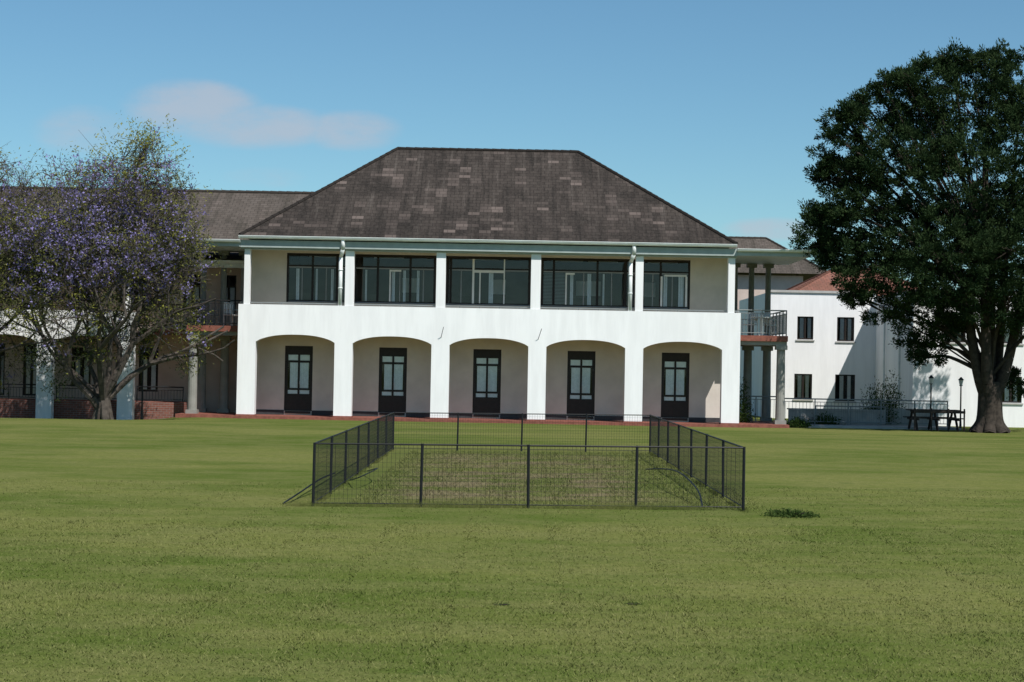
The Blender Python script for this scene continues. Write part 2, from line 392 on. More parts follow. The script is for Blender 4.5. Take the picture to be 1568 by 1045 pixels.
def gutter(mb,x0,x1,y,z,r=.09):
    n=10; pts=[(y-math.cos(math.pi*k/n)*r, z-math.sin(math.pi*k/n)*r*1.1) for k in range(n+1)]
    for (a,b),(c,d) in zip(pts[:-1],pts[1:]): mb.quad([(x0,a,b),(x1,a,b),(x1,c,d),(x0,c,d)])
    mb.box(x0,x1,y-r-.012,y-r+.006,z-.004,z+.02)
    for x in (x0,x1): mb.quad([(x,a,b) for a,b in pts])
m=MB(); gutter(m,-10.5,8.52,69.72,6.84,.095)
m.obj('roof_gutter',M_gutter,B)
m=MB(); m.box(-10.45,8.7,70.2,70.24,4.31,4.34)
for i in range(26): m.box(-10.4+i*.76,-10.38+i*.76,70.21,70.23,4.25,4.31)
m.obj('parapet_rail',M_rail,B)
m=MB(); m.tube((-2.72,70,3.1),(-2.62,69.7,3.5),.012); m.tube((1.0,70,3.1),(1.12,69.7,3.5),.012); m.obj('flag_brackets',M_iron,B)
def hip(name,x0,x1,y0,y1,z0,rx0,rx1,ry,rz,mt,par,caps=True):
    m=MB(); A=(x0,y0,z0);Bq=(x1,y0,z0);C=(x1,y1,z0);D=(x0,y1,z0);R0=(rx0,ry,rz);R1=(rx1,ry,rz)
    sl=math.hypot(ry-y0,rz-z0); m.quad([A,Bq,R1,R0],[(x0,0),(x1,0),(rx1,sl),(rx0,sl)])
    sl=math.hypot(y1-ry,rz-z0); m.quad([C,D,R0,R1],[(x1,0),(x0,0),(rx0,sl),(rx1,sl)])
    sl=math.hypot(rx0-x0,rz-z0); m.quad([D,A,R0],[(y1,0),(y0,0),(ry,sl)])
    sl=math.hypot(x1-rx1,rz-z0); m.quad([Bq,C,R1],[(y0,0),(y1,0),(ry,sl)])
    m.obj(name,mt,par)
    if caps:
        c=MB()
        for p,q in((R0,R1),(A,R0),(Bq,R1),(C,R1),(D,R0)):
            P,Q=Vector(p),Vector(q); N=max(1,int((Q-P).length/.35))
            for i in range(N): c.tube(P.lerp(Q,i/N),P.lerp(Q,(i+1.04)/N),.085,.07,8)
        c.obj(name+'_ridge_caps',mt,par)
hip('tiled_roof',-10.45,8.5,69.70,82.3,6.87,-4.91,2.61,76,11.02,M_roof,B)
def railing(m,p,q,z,h,step=.12,post=1.0):
    P,Q=Vector((*p,z)),Vector((*q,z)); L=(Q-P).length; U=Vector((0,0,1))
    m.tube(P+U*h,Q+U*h,.025); m.tube(P+U*.1,Q+U*.1,.015)
    m.tube(P+U*(h-.12),Q+U*(h-.12),.012)
    n=int(L/step)
    for i in range(n+1): a=P.lerp(Q,i/n); m.tube(a+U*.1,a+U*(h-.12),.008,n=4)
    n=max(1,round(L/post))
    for i in range(n+1): a=P.lerp(Q,i/n); m.tube(a,a+U*(h+.02),.025,n=6)
for s in (-1,1):
    if s<0: x0,x1,xr0,xr1=-12.62,-10.52,-13.25,-10.44; tag='west'
    else: x0,x1,xr0,xr1=8.76,10.70,8.54,11.35; tag='east'
    yb=73.6 if s<0 else 75.5
    m=MB(); m.box(xr0,xr1,69.84,yb,6.44,6.62); m.obj('side_roof_'+tag,M_fascia,B)
    m=MB(); gutter(m,xr0,xr1,69.75,6.68,.085); m.obj('side_gutter_'+tag,M_gutter,B)
    m=MB(); m.box(x0,x1,70.9,yb,3.20,3.42); m.obj('side_balcony_'+tag,M_red,B)
    m=MB(); m.box(x0+.06,x1-.02,71.0,yb-.05,3.05,3.195); m.obj('side_beam_'+tag,M_col,B)
    m=MB(); m.box(x0-.25,x1,70.2,yb,-.5,-.01); m.obj('side_step_'+tag,M_red,B)
    m=MB(); xo=x0+.22 if s<0 else x1-.22; xi=x1-.25 if s<0 else x0+.35; xm=(xo+xi)/2
    for X,Y in ((xo,71.2),(xo,yb-.4),(xm-.1*s,yb-.4),(xi,yb-.45)):
        m.tube((X,Y,-.01),(X,Y,3.05),.19,.16,14); m.box(X-.22,X+.22,Y-.22,Y+.22,2.88,3.05); m.box(X-.22,X+.22,Y-.22,Y+.22,-.01,.14)
    for X,Y in ((xo+.0,yb-.4),(xm,yb-.4),(xi,yb-.45)):
        m.tube((X,Y,3.42),(X,Y,6.3),.13,.11,12); m.box(X-.2,X+.2,Y-.2,Y+.2,6.28,6.44)
    m.obj('side_columns_'+tag,M_col,B)
    m=MB(); xa=x0+.06 if s<0 else x1-.06; xb=x1 if s<0 else x0
    railing(m,(xa,70.98),(xb,70.98),3.42,.98); railing(m,(xa,70.98),(xa,yb),3.42,.98)
    m.obj('side_railing_'+tag,M_iron if s<0 else M_rail,B)
def chair(x,y,z,rot,mt):
    c=empty('balcony_chair'); m=MB()
    m.box(-.24,.24,-.23,.23,.42,.46)
    for i in range(5): m.box(-.22+i*.095,-.16+i*.095,.20,.235,.50,.90)
    m.box(-.24,.24,.195,.24,.86,.93)
    for sx in(-1,1):
        m.tube((sx*.22,-.2,0),(sx*.22,-.2,.64),.018); m.tube((sx*.22,.22,0),(sx*.22,.22,.9),.018); m.box(sx*.22-.03,sx*.22+.03,-.23,.22,.63,.665)
    m.obj('chair_body',mt,c); c.location=(x,y,z); c.rotation_euler=(0,0,rot); return c
chair(-11.0,71.7,3.42,.9,M_plastic); chair(9.35,72.0,3.42,-.7,M_plastic); chair(10.1,72.2,3.42,2.4,M_plastic); chair(-11.9,72.3,3.42,2.2,M_rail)
def roundtable(x,y,z):
    c=empty('balcony_table'); m=MB(); m.tube((0,0,.70),(0,0,.74),.42,n=20); m.tube((0,0,0),(0,0,.70),.03)
    for a in range(3): m.tube((0,0,.05),(.3*math.cos(a*2.1),.3*math.sin(a*2.1),0),.018)
    m.obj('table_body',M_plastic,c); c.location=(x,y,z)
roundtable(9.75,71.6,3.42)

# ---------------------------------------------------------------- left wing
Wg=empty('school_wing_building')
px=[-15.40-3.17*i for i in range(6)][::-1]
m=MB(); arcade(m,px,.61,71.5,71.9,-.5,2.66,2.94,3.92); m.obj('arcade_front',M_white,Wg)
m=MB(); m.box(-31.5,-12.9,72.2,74.6,-.6,.38); m.obj('brick_plinth',M_brick,Wg)
m=MB(); m.box(-31.5,-14.8,71.9,74.5,2.98,3.15); m.box(-14.78,-10.36,72.6,74.48,3.10,3.20); m.obj('balcony_slab',M_soffit,Wg)
m=MB(); m.box(-14.78,-12.66,72.5,72.62,3.04,3.30); m.obj('slab_edge',M_red,Wg)
def lx(p): return (p-784)*.0266
wops_l=[(lx(213),lx(243),.75,2.55),(lx(36),lx(60),.5,2.6),(lx(-8),lx(8),.5,2.6),(lx(110),lx(140),.9,2.5)]
wops_u=[(lx(279),lx(306),4.1,5.55),(lx(336),lx(360),3.9,5.55),(lx(110),lx(150),4.0,5.5),(lx(30),lx(60),4.0,5.5),(lx(190),lx(220),4.1,5.5)]
m=MB(); wall(m,-31.5,-10.33,-.4,3.1,74.5,wops_l); wall(m,-31.5,-10.33,3.1,6.05,74.5,wops_u)
m.quad([(-31.5,74.5,-.4),(-31.5,74.5,6.1),(-31.5,86,6.1),(-31.5,86,-.4)]); m.obj('walls',M_pink,Wg)
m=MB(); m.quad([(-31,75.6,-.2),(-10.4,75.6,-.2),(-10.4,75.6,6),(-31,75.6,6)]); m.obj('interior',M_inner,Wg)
f=MB(); gq=MB(); cq=MB()
for k,(a,b,c,d) in enumerate(wops_l+wops_u):
    y=74.56
    f.box(a,a+.07,y,y+.07,c,d); f.box(b-.07,b,y,y+.07,c,d); f.box(a+.07,b-.07,y,y+.07,c,c+.07); f.box(a+.07,b-.07,y,y+.07,d-.07,d)
    f.box((a+b)/2-.035,(a+b)/2+.035,y,y+.07,c+.07,d-.07); f.box(a+.07,b-.07,y+.01,y+.06,d-.48,d-.42)
    gq.quad([(a,y+.04,c),(b,y+.04,c),(b,y+.04,d),(a,y+.04,d)])
    for s in (.28,.72): cq.box(a+(b-a)*s-.08,a+(b-a)*s+.1,y+.08,y+.10,c,d-.5)
f.obj('window_frames',M_dkframe,Wg); gq.obj('glazing',M_glass,Wg); cq.obj('curtains',M_curtain,Wg)
m=MB(); m.quad([(-32,73.0,6.08),(-8.6,73.0,6.08),(-8.6,80,9.45),(-32,80,9.45)],[(-32,0),(-8.6,0),(-8.6,7.8),(-32,7.8)])
m.quad([(-8.6,87,6.08),(-32,87,6.08),(-32,80,9.45),(-8.6,80,9.45)],[(0,0),(23,0),(23,7.8),(0,7.8)]); m.quad([(-8.6,76,7.52),(-8.6,84,7.52),(-8.6,80,9.45)])
m.obj('tiled_roof',M_roof2,Wg)
m=MB()
for i in range(66): m.tube((-32+i*.355,80,9.46),(-32+(i+1.05)*.355,80,9.46),.09,.075,8)
m.obj('ridge_caps',M_roof2,Wg)
m=MB(); gutter(m,-32,-10.6,72.93,6.05,.09); m.box(-32,-10.6,73.03,73.06,5.78,5.98); m.obj('gutter',M_gutter,Wg)
m=MB(); m.quad([(-32,73.05,5.85),(-10.5,73.05,5.85),(-10.5,74.5,5.85),(-32,74.5,5.85)]); m.obj('soffit',M_soffit,Wg)
m=MB()
for i in range(6): X=-15.1-3.17*i; m.box(X-.1,X+.1,71.62,71.82,3.92,5.88)
m.obj('upper_columns',M_white,Wg)
m=MB(); m.quad([(-32,71.5,5.90),(-14.9,71.5,5.90),(-14.9,73.0,6.12),(-32,73.0,6.12)]); m.box(-32,-14.9,71.44,71.5,5.78,5.92); m.obj('verandah_roof',M_fascia,Wg)
m=MB()
for a,b in list(zip([p+.61 for p in px[:-1]],px[1:]))+[(-14.78,-12.95)]: railing(m,(a,72.3),(b,72.3),.38,.6,.12,1.5)
railing(m,(-14.78,72.56),(-12.66,72.56),3.3,.95); m.obj('iron_railings',M_iron,Wg)

# ---------------------------------------------------------------- right background buildings
R=empty('white_residence_building')
m=MB()
o1=[(13.25,14.0,3.55,4.62),(15.1,15.9,3.5,4.62),(13.15,13.98,.78,1.95),(15.05,15.98,.72,1.95)]
wall(m,11.9,16.9,-.3,5.72,85,o1)
m.quad([(11.9,85,-.2),(11.9,85,5.72),(11.9,96,5.72),(11.9,96,-.2)]); m.quad([(11.9,85,5.72),(16.9,85,5.72),(16.9,96,5.72),(11.9,96,5.72)])
m.quad([(16.9,77,-.3),(16.9,77,5.5),(16.9,96,5.5),(16.9,96,-.3)][::-1])
o2=[(18.2,19.1,3.4,4.5),(20.6,21.5,3.4,4.5),(20.6,21.5,.9,2.0)]
wall(m,16.9,30,-.3,5.5,77,o2); m.quad([(16.9,77,5.5),(30,77,5.5),(30,96,5.5),(16.9,96,5.5)])
m.obj('walls',M_white,R)
m=MB(); m.box(11.85,16.88,84.93,85.2,5.72,5.83); m.box(16.86,30,76.93,77.2,5.5,5.6); m.box(16.86,17.1,77.2,96,5.5,5.6); m.obj('coping',M_stone,R)
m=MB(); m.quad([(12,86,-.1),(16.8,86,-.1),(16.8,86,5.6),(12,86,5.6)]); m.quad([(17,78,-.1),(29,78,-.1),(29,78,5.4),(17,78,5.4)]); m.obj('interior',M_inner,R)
f=MB(); gq=MB(); cq=MB(); sl_=MB()
for (a,b,c,d),yy in [(o,85) for o in o1]+[(o,77) for o in o2]:
    y=yy+.06
    f.box(a,a+.06,y,y+.07,c,d); f.box(b-.06,b,y,y+.07,c,d); f.box(a+.06,b-.06,y,y+.07,c,c+.06); f.box(a+.06,b-.06,y,y+.07,d-.06,d); f.box((a+b)/2-.04,(a+b)/2+.04,y,y+.07,c+.06,d-.06)
    gq.quad([(a,y+.04,c),(b,y+.04,c),(b,y+.04,d),(a,y+.04,d)]); cq.box((a+b)/2-.24,(a+b)/2-.06,y+.055,y+.065,c,d); cq.box((a+b)/2+.12,(a+b)/2+.28,y+.055,y+.065,c,d)
    sl_.box(a-.06,b+.06,yy-.06,yy-.003,c-.07,c-.01)
f.obj('window_frames',M_dkframe,R); gq.obj('glazing',M_glass,R); cq.obj('curtains',M_curtain,R); sl_.obj('window_sills',M_stone,R)
m=MB(); m.tube((16.8,79.2,-.1),(16.8,79.2,5.4),.05); m.tube((16.8,82.5,-.1),(16.8,82.5,5.4),.05); m.obj('downpipes',M_gutter,R)
hip('terracotta_roof',13.5,21.5,90,99,5.8,16.6,18.5,94.5,7.4,M_roof3,R)
A=empty('distant_hall_building')
m=MB(); wall(m,8.6,16.5,-.3,7.5,104,[(12.2,13.0,3.6,5.0),(13.6,14.4,4.6,6.0)]); m.quad([(16.5,104,-.3),(16.5,112,-.3),(16.5,112,7.5),(16.5,104,7.5)]); m.obj('walls',M_pink,A)
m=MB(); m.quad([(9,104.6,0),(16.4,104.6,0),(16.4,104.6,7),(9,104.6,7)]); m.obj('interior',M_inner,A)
hip('grey_roof',8.0,18.0,103.4,113,7.6,9.5,14.9,108,9.9,M_roof2,A)

def hills():
    m=MB(); nx_,ny_=140,14; X=np.linspace(-900,1100,nx_); Y=np.linspace(420,1000,ny_)
    for j,y in enumerate(Y):
        for i,x in enumerate(X):
            s=math.sin(math.pi*j/(ny_-1)); h=s*(26+9*math.sin(x*.009+1)+5*math.sin(x*.031)+random.uniform(-1,1)*1.6)
            m.v.append((x,y,h-1))
    for j in range(ny_-1):
        for i in range(nx_-1):
            a=j*nx_+i; m.f.append((a,a+1,a+nx_+1,a+nx_)); m.uv.append([(0,0)]*4)
    mm=mat('hill_bush',(.035,.065,.03),.95,.5,.06); m.obj('hills',mm,smooth=True)
hills()

# ---------------------------------------------------------------- right yard
W=empty('low_wall'); m=MB(); m.box(11.2,15.1,73.6,73.85,-.3,.52); m.box(15.1,17.4,74.4,74.6,-.3,.62); m.obj('wall_body',M_conc,W)
m=MB(); m.box(11.15,15.1,73.56,73.89,.52,.57); m.obj('wall_coping',M_stone,W)
W=empty('metal_railing'); m=MB()
railing(m,(10.8,72.9),(17.4,72.9),-.03,1.0,.14,1.3); railing(m,(12.2,73.2),(15.0,73.2),-.03,.72,.5,1.4); railing(m,(8.9,73.9),(10.9,73.9),-.03,1.05,.13,1.2)
m.obj('rails',M_rail,W)
W=empty('ramp_slab'); m=MB(); m.box(10.9,17.6,71.4,73.5,-.3,-.04); m.obj('slab',M_conc,W)
for X,Y,H in ((16.85,73.4,2.0),(17.95,73.0,1.95)):
    L=empty('street_lamp'); m=MB(); m.tube((X,Y,-.15),(X,Y,H-.35),.035,.028); m.tube((X,Y,-.15),(X,Y,.25),.06,.04); m.tube((X,Y,H-.36),(X,Y,H-.33),.07); m.obj('post',M_iron,L)
    m=MB(); m.tube((X,Y,H-.33),(X,Y,H-.12),.055,.10,8); m.obj('lantern',M_wframe,L); m=MB(); m.tube((X,Y,H-.12),(X,Y,H),.13,.02,8); m.obj('cap',M_iron,L)
L=empty('street_lamp'); m=MB(); X,Y=-14.15,70.2; m.tube((X,Y,-.45),(X,Y,3.0),.035,.028); m.tube((X,Y,-.45),(X,Y,.1),.07,.045); m.obj('post',M_iron,L)
m=MB(); m.tube((X,Y,3.0),(X,Y,3.2),.05,.09,8); m.tube((X,Y,3.2),(X,Y,3.3),.12,.02,8); m.obj('lantern',M_iron,L)
T=empty('picnic_table'); m=MB()
X0,X1,Y0=15.35,17.30,70.3
for i in range(5): m.box(X0,X1,Y0+.0+i*.16,Y0+.14+i*.16,.63,.68)
for yy in (-.55,-.38,.98,1.15): m.box(X0,X1,Y0+yy,Y0+yy+.14,.34,.38)
for X in (X0+.2,(X0+X1)/2,X1-.2):
    m.box(X-.04,X+.04,Y0-.55,Y0+1.29,.27,.335); m.box(X-.04,X+.04,Y0+.02,Y0+.76,.57,.625)
    for a,b in((Y0-.42,Y0+.2),(Y0+1.16,Y0+.56)): m.tube((X,a,-.15),(X,b,.6),.05,n=4)
for X in (X0+.02,X0+.65,X0+1.3,X1-.05): m.box(X,X+.05,Y0-.66,Y0-.60,-.15,.74)
m.box(X0,X1,Y0-.70,Y0-.665,.56,.66)
m.obj('table_body',M_wood,T)

# ---------------------------------------------------------------- cricket pitch fence
F=empty('mesh_fence')
FX0,FX1,FY0,FY1,FH=-2.81,3.36,26.25,44.0,.90
posts=MB(); rails=MB(); wires=MB()
def panel(p,q,npan):
    for i in range(npan):
        a=[p[k]+(q[k]-p[k])*i/npan for k in(0,1)]; b=[p[k]+(q[k]-p[k])*(i+1)/npan for k in(0,1)]
        A_=Vector((a[0],a[1],gz(*a)));B_=Vector((b[0],b[1],gz(*b))); U=Vector((0,0,1)); ln=Vector((random.uniform(-.012,.012),random.uniform(-.012,.012),0))
        posts.tube(A_-U*.05,A_+U*(FH+.015)+ln,.021,n=8)
        rails.tube(A_+U*FH,B_+U*FH,.013,n=6); rails.tube(A_+U*.05,B_+U*.05,.008,n=6)
        L=(B_-A_).length; nv=int(L/.06)
        for k in range(1,nv): c=A_.lerp(B_,k/nv); wires.tube(c+U*.05,c+U*FH,.0020,n=3,cap=False)
        for k in range(1,13): h=.05+(FH-.05)*k/13; wires.tube(A_+U*h,B_+U*h,.0015,n=3,cap=False)
panel((FX0,FY0),(FX1,FY0),4); panel((FX1,FY0),(FX1,FY1),7); panel((FX1,FY1),(FX0,FY1),4); panel((FX0,FY1),(FX0,FY0),7)
posts.obj('posts',M_iron,F); rails.obj('rails',M_iron,F); wires.obj('wires',M_iron,F)
def curve(name,pts,r):
    H=empty(name); m=MB(); P=[Vector(p) for p in pts]; out=[]
    for i in range(len(P)-1):
        p0=P[max(0,i-1)];p1=P[i];p2=P[i+1];p3=P[min(len(P)-1,i+2)]
        for k in range(8):
            t=k/8; out.append(.5*((2*p1)+(p2-p0)*t+(2*p0-5*p1+4*p2-p3)*t*t+(3*p1-p0-3*p2+p3)*t**3))
    out.append(P[-1]); m.path([(o.x,o.y,gz(o.x,o.y)+o.z) for o in out],r); m.obj('rod',M_iron,H)
curve('bent_rod',[(-3.27,26.5,.02),(-3.16,27.6,.10),(-3.0,29.0,.22),(-2.86,30.0,.26)],.012)
curve('bent_rod',[(2.80,26.5,.03),(2.84,27.6,.20),(2.76,29.5,.34),(2.66,31.5,.30),(2.5,33.5,.18)],.012)
curve('bent_rod',[(-2.75,31.5,.05),(-2.45,30.0,.20),(-2.3,31.8,.24),(-2.6,33.4,.10)],.010)

# ---------------------------------------------------------------- trees
def limb(mb,pts,r0,r1,n=8):
    P=[Vector(p) for p in pts]; out=[]
    for i in range(len(P)-1):
        p0=P[max(0,i-1)];p1=P[i];p2=P[i+1];p3=P[min(len(P)-1,i+2)]
        for k in range(5):
            t=k/5; out.append(.5*((2*p1)+(p2-p0)*t+(2*p0-5*p1+4*p2-p3)*t*t+(3*p1-p0-3*p2+p3)*t**3))
    out.append(P[-1]); N=len(out)-1
    for i in range(N): mb.tube(out[i],out[i+1],r0+(r1-r0)*i/N,r0+(r1-r0)*(i+1)/N,n,cap=False)
    return out
T1=empty('yellowwood_tree')
lobes=[(17.5,12.5,2.1,1.8,0),(15.5,12.6,1.4,1.3,-.5),(14.7,11.9,1.1,1.2,.1),(12.5,11.5,1.1,.75,0),(14.3,10.25,1.9,1.3,-.8),(17.05,9.3,2.4,2,-1.5),(12.1,9.5,.95,.6,.3),
(13.4,8.3,1.7,1.15,-.5),(11.55,7.1,.95,1.05,.2),(13.4,6.05,1.8,1.15,-.6),(15.9,6.3,2.4,1.6,-2),(18.6,6.6,2.4,1.8,-2),(14.5,4.6,1.3,.95,-.2),(15.7,3.2,.9,.6,.4),
(18.5,4.7,1.9,1.0,-1.6),(20,10,2.5,3,-1),(19.2,12.7,1.6,1.4,0),(20.6,5.8,2.2,2,0),(19.4,1.75,.5,.55,.8),(16,11,1.6,1.4,1.8),(17.5,7.5,2,2,2.2),(15,7.4,1.6,1.6,1.2),(19.8,8,2,2,1.8),(13.0,10.4,.8,.5,.4),(12.4,8.2,.7,.5,-.2),(16.6,13.9,.8,.5,0),(18.3,14.0,.9,.5,.2),
(16.6,4.9,1.5,.9,-1.2),(17.2,5.2,1.6,1.0,1.2),(19.9,4.2,1.4,.9,-1),(16.2,3.9,.9,.5,-.4),(13.6,9.4,1.2,.8,.6),(12.6,6.6,.9,.7,.3),(15.9,2.7,.6,.4,.2),(16.9,3.9,.9,.5,.5)]
for i in range(26):
    a=random.uniform(math.pi*.45,math.pi*1.25); lobes.append((16.6+math.cos(a)*4.9+random.uniform(-.3,.3),8.6+math.sin(a)*5.3+random.uniform(-.3,.3),random.uniform(.3,.55),random.uniform(.2,.4),random.uniform(-1,1)))
lobes=[l for l in lobes if not (l[2]<.56 and l[1]<5.0 and l[0]<13.2)]
tb=MB(); base=Vector((18.15,69.3,-.2))
for i in range(7):
    a=i/7*6.28; limb(tb,[base+Vector((math.cos(a)*.62,math.sin(a)*.55,0)),base+Vector((math.cos(a)*.28,math.sin(a)*.25,.5)),base+Vector((math.cos(a)*.2,math.sin(a)*.18,1.6))],.24,.26,8)
limb(tb,[base,base+Vector((0,0,1.2)),base+Vector((.05,0,2.0))],.48,.38,12)
main=[(17.0,69,5.5),(18.2,69.6,6),(19.3,69,5.2),(17.6,68.3,6.2),(18.9,70.3,6)]
forks=[]
for q in main:
    limb(tb,[base+Vector((0,0,1.1)),base+Vector(((q[0]-18.15)*.45,(q[1]-69.3)*.4,2.4)),q],.27,.15,8); forks.append(Vector(q))
for (x,z,rx,rz,dy) in lobes:
    c=Vector((x,69.5+dy,z)); f0=min(forks,key=lambda q:(q-c).length+ (2 if q.z>z else 0))
    st=f0 if z>5.5 else base+Vector((0,0,2.2))
    sm=rx<.56
    mid=st.lerp(c,.5)+Vector((random.uniform(-.3,.3),random.uniform(-.3,.3),.35)); limb(tb,[st,mid,c],.04 if sm else .10,.015 if sm else .03,5)
    for k in range(2 if sm else 7):
        d=Vector((random.uniform(-1,1)*rx,random.uniform(-1,1)*rx,random.uniform(-.8,1)*rz))*.8; limb(tb,[mid.lerp(c,.6),c+d*.5,c+d],.03,.008,4)
tb.obj('trunk',M_bark,T1,smooth=True)
Ps=[];Ds=[];Ls=[];Ws=[];Ts=[]
for (x,z,rx,rz,dy) in lobes:
    area=4*math.pi*((rx*rx+rx*rz*2)/3); n=int(area*4.2)+8
    for _ in range(n):
        d=rng.normal(size=3); d/=np.linalg.norm(d); rr=rng.uniform(.6,1.06) if rng.random()<.85 else rng.uniform(.2,.6)
        rr*=1+.18*math.sin(d[0]*7+x*3)*math.cos(d[2]*6+z*2)
        c=np.array([x,69.5+dy,z])+d*rr*np.array([rx,rx*.9,rz])
        cr=rng.uniform(.15,.36); nl=int(40+cr*130)
        dd=rng.normal(size=(nl,3)); dd/=np.linalg.norm(dd,axis=1,keepdims=True)
        up=d*.7+np.array([0,0,.5])
        p=c+dd*cr*rng.uniform(.25,1,(nl,1))*np.array([1,1,.8])+up*cr*rng.uniform(0,.6,(nl,1))
        Ps.append(p); Ds.append(dd+up*.9+rng.normal(0,.35,(nl,3))); Ls.append(rng.uniform(.09,.18,nl)); Ws.append(rng.uniform(.028,.06,nl))
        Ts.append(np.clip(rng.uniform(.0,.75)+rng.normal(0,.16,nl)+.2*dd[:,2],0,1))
P=np.concatenate(Ps); n=len(P)
leaves_obj('foliage',M_leafdk,P,np.concatenate(Ds),np.concatenate(Ls),np.concatenate(Ws),np.concatenate(Ts),np.zeros((n,4)),T1)

def jacaranda(name,base,H,spread,seed,maxtips,dens,extra,vol):
    rnd=random.Random(seed); r2=np.random.default_rng(seed); T=empty(name); mb=MB(); tips=[]
    base=Vector(base)
    def inside(p,k=1.0):
        h=(p.z-base.z)/H
        if h<0.02 or h>1.0: return False
        w=spread*min(1,.62+h*1.6)*math.sqrt(max(0,1-max(0,(h-.45)/.57)**2))
        return math.hypot(p.x-base.x+.2,p.y-base.y)<w*k
    nodes=[]
    def grow(p,d,L,r,lev):
        q=p; dd=d.copy(); n=3
        pts=[p]
        for i in range(n):
            dd=(dd+Vector((rnd.gauss(0,.17),rnd.gauss(0,.17),rnd.gauss(.03,.12)))).normalized(); q=q+dd*L/n; pts.append(q)
        r1=r*.68
        for i in range(n): mb.tube(pts[i],pts[i+1],r+(r1-r)*i/n,r+(r1-r)*(i+1)/n,6 if lev<3 else 4 if lev<5 else 3,cap=False)
        if lev>=2: nodes.append(q)
        if lev>=4: tips.extend([(pts[2],dd.copy(),lev),(pts[3],dd.copy(),lev)])
        if lev>=7 or not inside(q): return
        nb=3 if rnd.random()<.45 else 2
        for i in range(nb):
            ax=Vector((rnd.gauss(0,1),rnd.gauss(0,1),rnd.gauss(0,.6))).normalized()
            nd=(dd+ax*rnd.uniform(.45,.85)).normalized()
            if lev>3 and rnd.random()<.25: nd.z-=.5; nd.normalize()
            grow(q,nd,L*rnd.uniform(.70,.88),max(.008,r1*rnd.uniform(.75,.95)),lev+1)
        if lev>=1 and rnd.random()<.6:
            ax=Vector((rnd.gauss(0,1),rnd.gauss(0,1),rnd.gauss(-.1,.5))).normalized(); grow(pts[2],(dd*.4+ax).normalized(),L*.62,max(.008,r1*.6),lev+2)
    for i in range(4):
        a=math.pi*2*i/4+.5; mb.tube(base+Vector((math.cos(a)*.3,math.sin(a)*.3,-.2)),base+Vector((math.cos(a)*.08,math.sin(a)*.08,.7)),.14,.17,7,cap=False)
    stems=[(-.75,0,1),(-.28,.3,1),(.12,-.2,1),(.42,.15,1),(-.05,-.5,1.1),(.15,.55,1.0),(-1.1,.1,.8),(.75,0,.95)]
    for i,s in enumerate(stems):
        d=Vector(s).normalized(); st=base+Vector((0,0,.15+.09*i)); grow(st,d,H*.215*rnd.uniform(.9,1.1),.15*rnd.uniform(.75,1.05),0)
    P=[];D=[];L=[];W=[];Tn=[];C=[]
    def clump(pc,nl,sp,kind,tone):
        P.append(pc+r2.normal(0,sp,(nl,3))); D.append(r2.normal(0,1,(nl,3))+np.array([0,0,-.2]))
        if kind=='pur': L.append(r2.uniform(.07,.13,nl)); W.append(r2.uniform(.045,.08,nl))
        else: L.append(r2.uniform(.09,.18,nl)); W.append(r2.uniform(.022,.048,nl))
        Tn.append(np.clip(tone+r2.normal(0,.15,nl),0,1)); c=np.zeros((nl,4))
        if kind=='pur': c[:]=(.29,.25,.50,1); c[:,:3]*=r2.uniform(.7,1.2,(nl,1))
        elif kind=='yel': c[:]=(.30,.30,.06,.9)
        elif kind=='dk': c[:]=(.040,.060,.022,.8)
        C.append(c)
    NA=np.array([tuple(q) for q in nodes])
    for (x,dy,z,rx,rz,cnt) in vol:
        for _ in range(cnt):
            d=r2.normal(size=3); d/=np.linalg.norm(d); c=np.array([x,base.y+dy,z])+d*np.array([rx,rx,rz])*r2.uniform(.35,1.05)
            q=NA[np.argmin(((NA-c)**2).sum(1)+3*np.maximum(0,NA[:,2]-c[2]))]; ln=np.linalg.norm(c-q)
            if ln>2.6: q=c-(c-q)/ln*1.6
            mid=(c+q)/2+r2.normal(0,.12,3); mb.tube(q,mid,.018,.013,3,cap=False); mb.tube(mid,c,.013,.006,3,cap=False)
            for _k in range(3): e=c+r2.normal(0,.28,3); mb.tube(mid+(c-mid)*r2.uniform(.2,1),e,.008,.004,3,cap=False); tips.append((Vector(e),Vector(d),6))
    mb.obj('branches',M_bark2,T)
    rnd.shuffle(tips); tips=tips[:maxtips]
    for p,d,lev in tips:
        h=(p.z-base.z)/H; xr=(p.x-base.x)/spread
        pf=max(0,.78-abs(xr+.1)*.4)*(1 if h>.42 else .2)*(0.5 if h>.9 else 1)
        nl=int(dens*r2.uniform(.2,1.8))+1; pc=np.array(p)
        pur=r2.random()<pf*.6; yel=(not pur) and r2.random()<(.65 if (h>.84 and xr>0) else .20)
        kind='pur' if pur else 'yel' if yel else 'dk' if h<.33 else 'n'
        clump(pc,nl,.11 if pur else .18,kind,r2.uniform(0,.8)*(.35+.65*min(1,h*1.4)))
    for (x,y_,z,sx,sz,cnt,kind) in extra:
        for _ in range(cnt):
            pc=np.array([x,y_,z])+r2.normal(0,1,3)*np.array([sx,sx,sz]); clump(pc,14,.14,kind,r2.uniform(.2,.9))
    P=np.concatenate(P)
    leaves_obj('foliage',M_leafja,P,np.concatenate(D),np.concatenate(L),np.concatenate(W),np.concatenate(Tn),np.concatenate(C),T)
